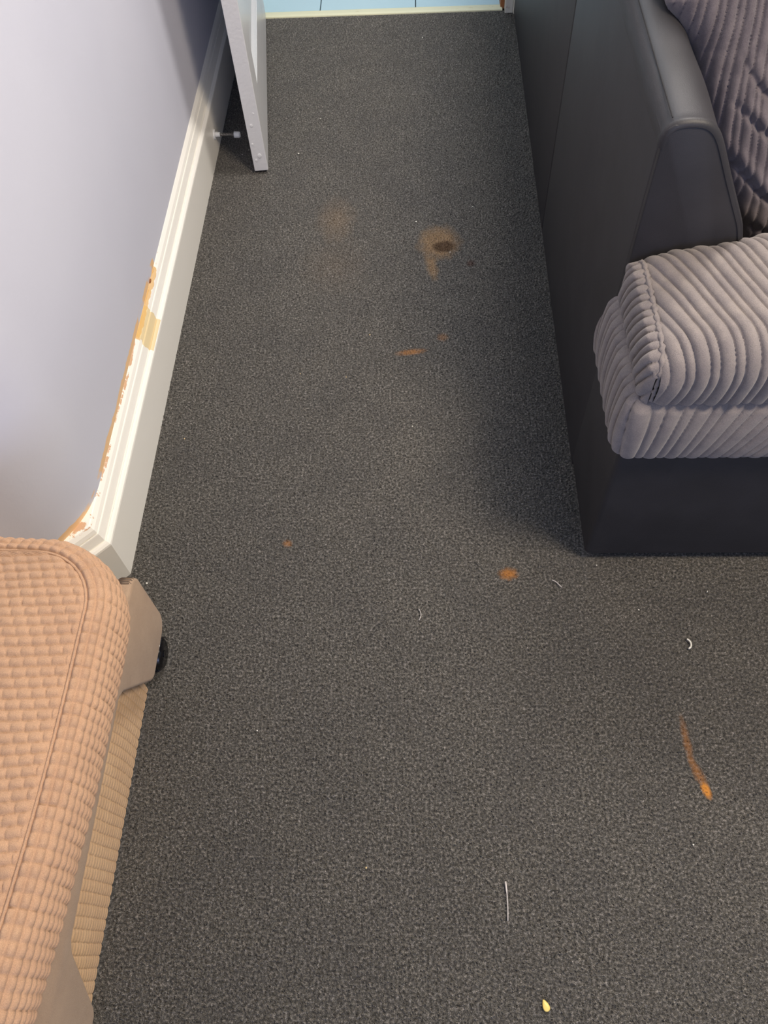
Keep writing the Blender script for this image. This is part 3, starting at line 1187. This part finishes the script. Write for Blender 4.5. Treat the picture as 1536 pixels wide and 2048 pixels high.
# ================================================================== CARPET PILE
GX0, GX1, GY0, GY1 = -0.534, 1.05, -0.10, 2.627
pitch = 0.0040
nxp, nyp = int((GX1 - GX0) / pitch), int((GY1 - GY0) / pitch)
gx, gy = np.meshgrid(np.arange(nxp), np.arange(nyp), indexing='ij')
cx = GX0 + (gx.ravel() + rng.random(gx.size)) * pitch
cy = GY0 + (gy.ravel() + rng.random(gx.size)) * pitch
keep = ~((cx > SX + 0.003) & (cy > SYF + 0.004))            # under the sofa
keep &= ~((cx < -0.456) & (cy < 0.46) & (cy > -0.02))        # under the armchair
keep &= ~((cx < -0.60 + 0.075 + 0.0) & (cy < YC - 0.02) & (cy > 0.46) & (cx + 0.0 < -0.52))
keep &= ~((cy > 0.66) & (cx > SX) & (cy > SYF))
keep &= ~((abs(cx + 0.452) < 0.021) & (abs(cy - 0.512) < 0.016))
keep &= ~((abs(cx + 0.452) < 0.021) & (abs(cy + 0.062) < 0.016))
cx, cy = cx[keep], cy[keep]
n = len(cx)
th = rng.random(n) * 2 * np.pi
rr = 0.0013 + 0.0012 * rng.random(n)
hh = 0.0020 + 0.0034 * rng.random(n)
lean_a = rng.normal(-1.0, 1.1, n)
lean = 0.0030 * rng.random(n)
V = np.zeros((n, 4, 3), dtype=np.float32)
for k in range(3):
    a = th + k * 2 * np.pi / 3
    V[:, k, 0] = cx + rr * np.cos(a)
    V[:, k, 1] = cy + rr * np.sin(a)
    V[:, k, 2] = -0.0005
V[:, 3, 0] = cx + lean * np.cos(lean_a)
V[:, 3, 1] = cy + lean * np.sin(lean_a)
V[:, 3, 2] = hh
b = (np.arange(n) * 4)[:, None]
Ft = np.concatenate([b + np.array([0, 1, 3]), b + np.array([1, 2, 3]), b + np.array([2, 0, 3])])
pile = from_arrays('carpet_pile', V.reshape(-1, 3), Ft, M_pile, None, False)
tag(pile, 'dark grey speckled carpet pile covering the walkway floor', 'carpet', kind='stuff')

# ================================================================== SMALL THINGS ON THE CARPET
ZP = 0.0042
bm = bmesh.new()
nr, na = 8, 28
rows = []
for i in range(nr + 1):
    f = i / nr
    ring = []
    for k in range(na):
        a = 2 * math.pi * k / na
        # teardrop outline
        rad = 1.0
        x = math.sin(a) * 0.0046 * (1 - 0.42 * math.cos(a))
        y = math.cos(a) * 0.0078
        ring.append((x * f, y * f, 0.0021 * math.sqrt(max(0, 1 - f * f))))
    rows.append(ring)
top_c = bm.verts.new((0, 0, 0.0021))
bot_c = bm.verts.new((0, 0, -0.0012))
up = [[bm.verts.new(p) for p in r_] for r_ in rows[1:]]
for k in range(na):
    bm.faces.new((top_c, up[0][k], up[0][(k + 1) % na]))
    for i in range(nr - 1):
        bm.faces.new((up[i][k], up[i + 1][k], up[i + 1][(k + 1) % na], up[i][(k + 1) % na]))
    bm.faces.new((up[-1][(k + 1) % na], up[-1][k], bot_c))
seed = from_bm('seed', bm, M_seed, None, True)
seed.location = (0.1665, 0.0125, ZP + 0.001)
seed.rotation_euler = (0.05, -0.05, math.radians(22))
tag(seed, 'pale yellow teardrop seed lying on the carpet near the bottom edge', 'seed')


def thread(name, pts, rad, mat, label, cat='thread'):
    bm = bmesh.new()
    tube(bm, pts, rad, 6)
    o = from_bm(name, bm, mat, None, True)
    tag(o, label, cat)
    return o


thread('thread', [(0.1215 + 0.0012 * math.sin(t * 3), 0.167 - 0.052 * t, ZP + 0.0008 + 0.001 * math.sin(t * 3.1)) for t in np.linspace(0, 1, 14)],
       [0.0014 if t < 0.25 else 0.0008 for t in np.linspace(0, 1, 14)], M_thread, 'straight pale thread on the brownish carpet above the yellow seed')
thread('lint_curl', [(0.449 + 0.0075 * math.sin(a), 0.540 + 0.009 * math.cos(a), ZP + 0.002) for a in np.linspace(0.3, 2.9, 14)],
       0.0015, M_crumb, 'white curled scrap of lint in front of the sofa', 'lint')
thread('thread', [(0.234 + 0.016 * t, 0.662 - 0.013 * t + 0.002 * math.sin(t * 4), ZP + 0.001) for t in np.linspace(0, 1, 8)],
       0.0007, M_thread, 'fine white hair-like thread just left of the sofa front corner')
thread('thread', [(-0.004 + 0.004 * math.sin(t * 3), 0.606 - 0.022 * t, ZP + 0.001) for t in np.linspace(0, 1, 8)],
       0.0006, M_thread, 'short thin thread in the middle of the carpet')

crumbs = [
    ((-0.317, 1.930), 0.0050, M_crumb, 'largest white crumb on the carpet beside the free edge of the door'),
    ((-0.452, 1.951), 0.0035, M_crumb, 'white crumb on the carpet under the door stop tip, touching the door shadow'),
    ((-0.468, 1.932), 0.0026, M_crumb, 'tiny white crumb between the skirting and the door, below the door stop'),
    ((-0.006, 1.645), 0.0036, M_crumb, 'white crumb just above left of the large brown stain'),
    ((0.074, 1.532), 0.0032, M_crumb, 'white crumb at the lower right rim of the large brown stain'),
    ((0.134, 1.696), 0.0026, M_crumb, 'white crumb up and to the right of the large brown stain'),
    ((0.015, 2.482), 0.0038, M_crumb, 'white crumb on the carpet close to the doorway threshold'),
    ((-0.109, 1.269), 0.0034, M_crumb_tan, 'tan crumb left of the small orange smear in mid carpet'),
    ((-0.156, 1.147), 0.0028, M_crumb_tan, 'small tan crumb below left of the orange smear'),
    ((-0.255, 1.158), 0.0028, M_crumb_tan, 'tan crumb nearest the yellowed patch of skirting'),
    ((-0.015, 1.013), 0.0026, M_crumb, 'lone pale crumb at the centre of the walkway'),
    ((-0.084, 0.183), 0.0036, M_crumb_tan, 'yellowish crumb left of the long pale thread near the bottom'),
    ((0.503, 0.639), 0.0030, M_crumb, 'white crumb in the shade of the sofa front, furthest right'),
    ((0.379, 0.604), 0.0026, M_crumb, 'small crumb in front of the sofa, between the fine thread and the lint curl'),
    ((0.317, 0.692), 0.0022, M_crumb, 'tiny crumb tucked against the sofa front corner'),
    ((0.403, 0.221), 0.0028, M_crumb, 'pale crumb below the orange streak at lower right'),
    ((-0.500, 0.658), 0.0034, M_crumb, 'white crumb at the corner of the skirting by the armchair'),
    ((-0.480, 0.987), 0.0026, M_crumb_tan, 'tan crumb beside the near length of skirting'),
    ((-0.269, 0.388), 0.0026, M_crumb, 'small pale crumb on the carpet right of the armchair'),
    ((-0.267, 2.084), 0.0026, M_crumb, 'tiny pale crumb level with the middle of the open door'),
]
for i, ((x, y), r_, mat, lab) in enumerate(crumbs):
    bm = bmesh.new()
    bmesh.ops.create_icosphere(bm, subdivisions=2, radius=1)
    rs = random.Random(i + 3)
    ax = Vector((rs.uniform(.6, 1.1), rs.uniform(.45, .9), rs.uniform(.3, .5)))
    for v in bm.verts:
        k = 1 + 0.25 * noise.noise(v.co * 1.7 + Vector((i, 0, 0)))
        v.co = Vector((v.co.x * ax.x, v.co.y * ax.y, v.co.z * ax.z)) * (k * r_ * 0.62)
    o = from_bm('crumb', bm, mat, None, False)
    o.location = (x, y, ZP)
    o.rotation_euler = (0, 0, rs.uniform(0, 6.28))
    tag(o, lab, 'crumb', 'crumbs scattered on the carpet')
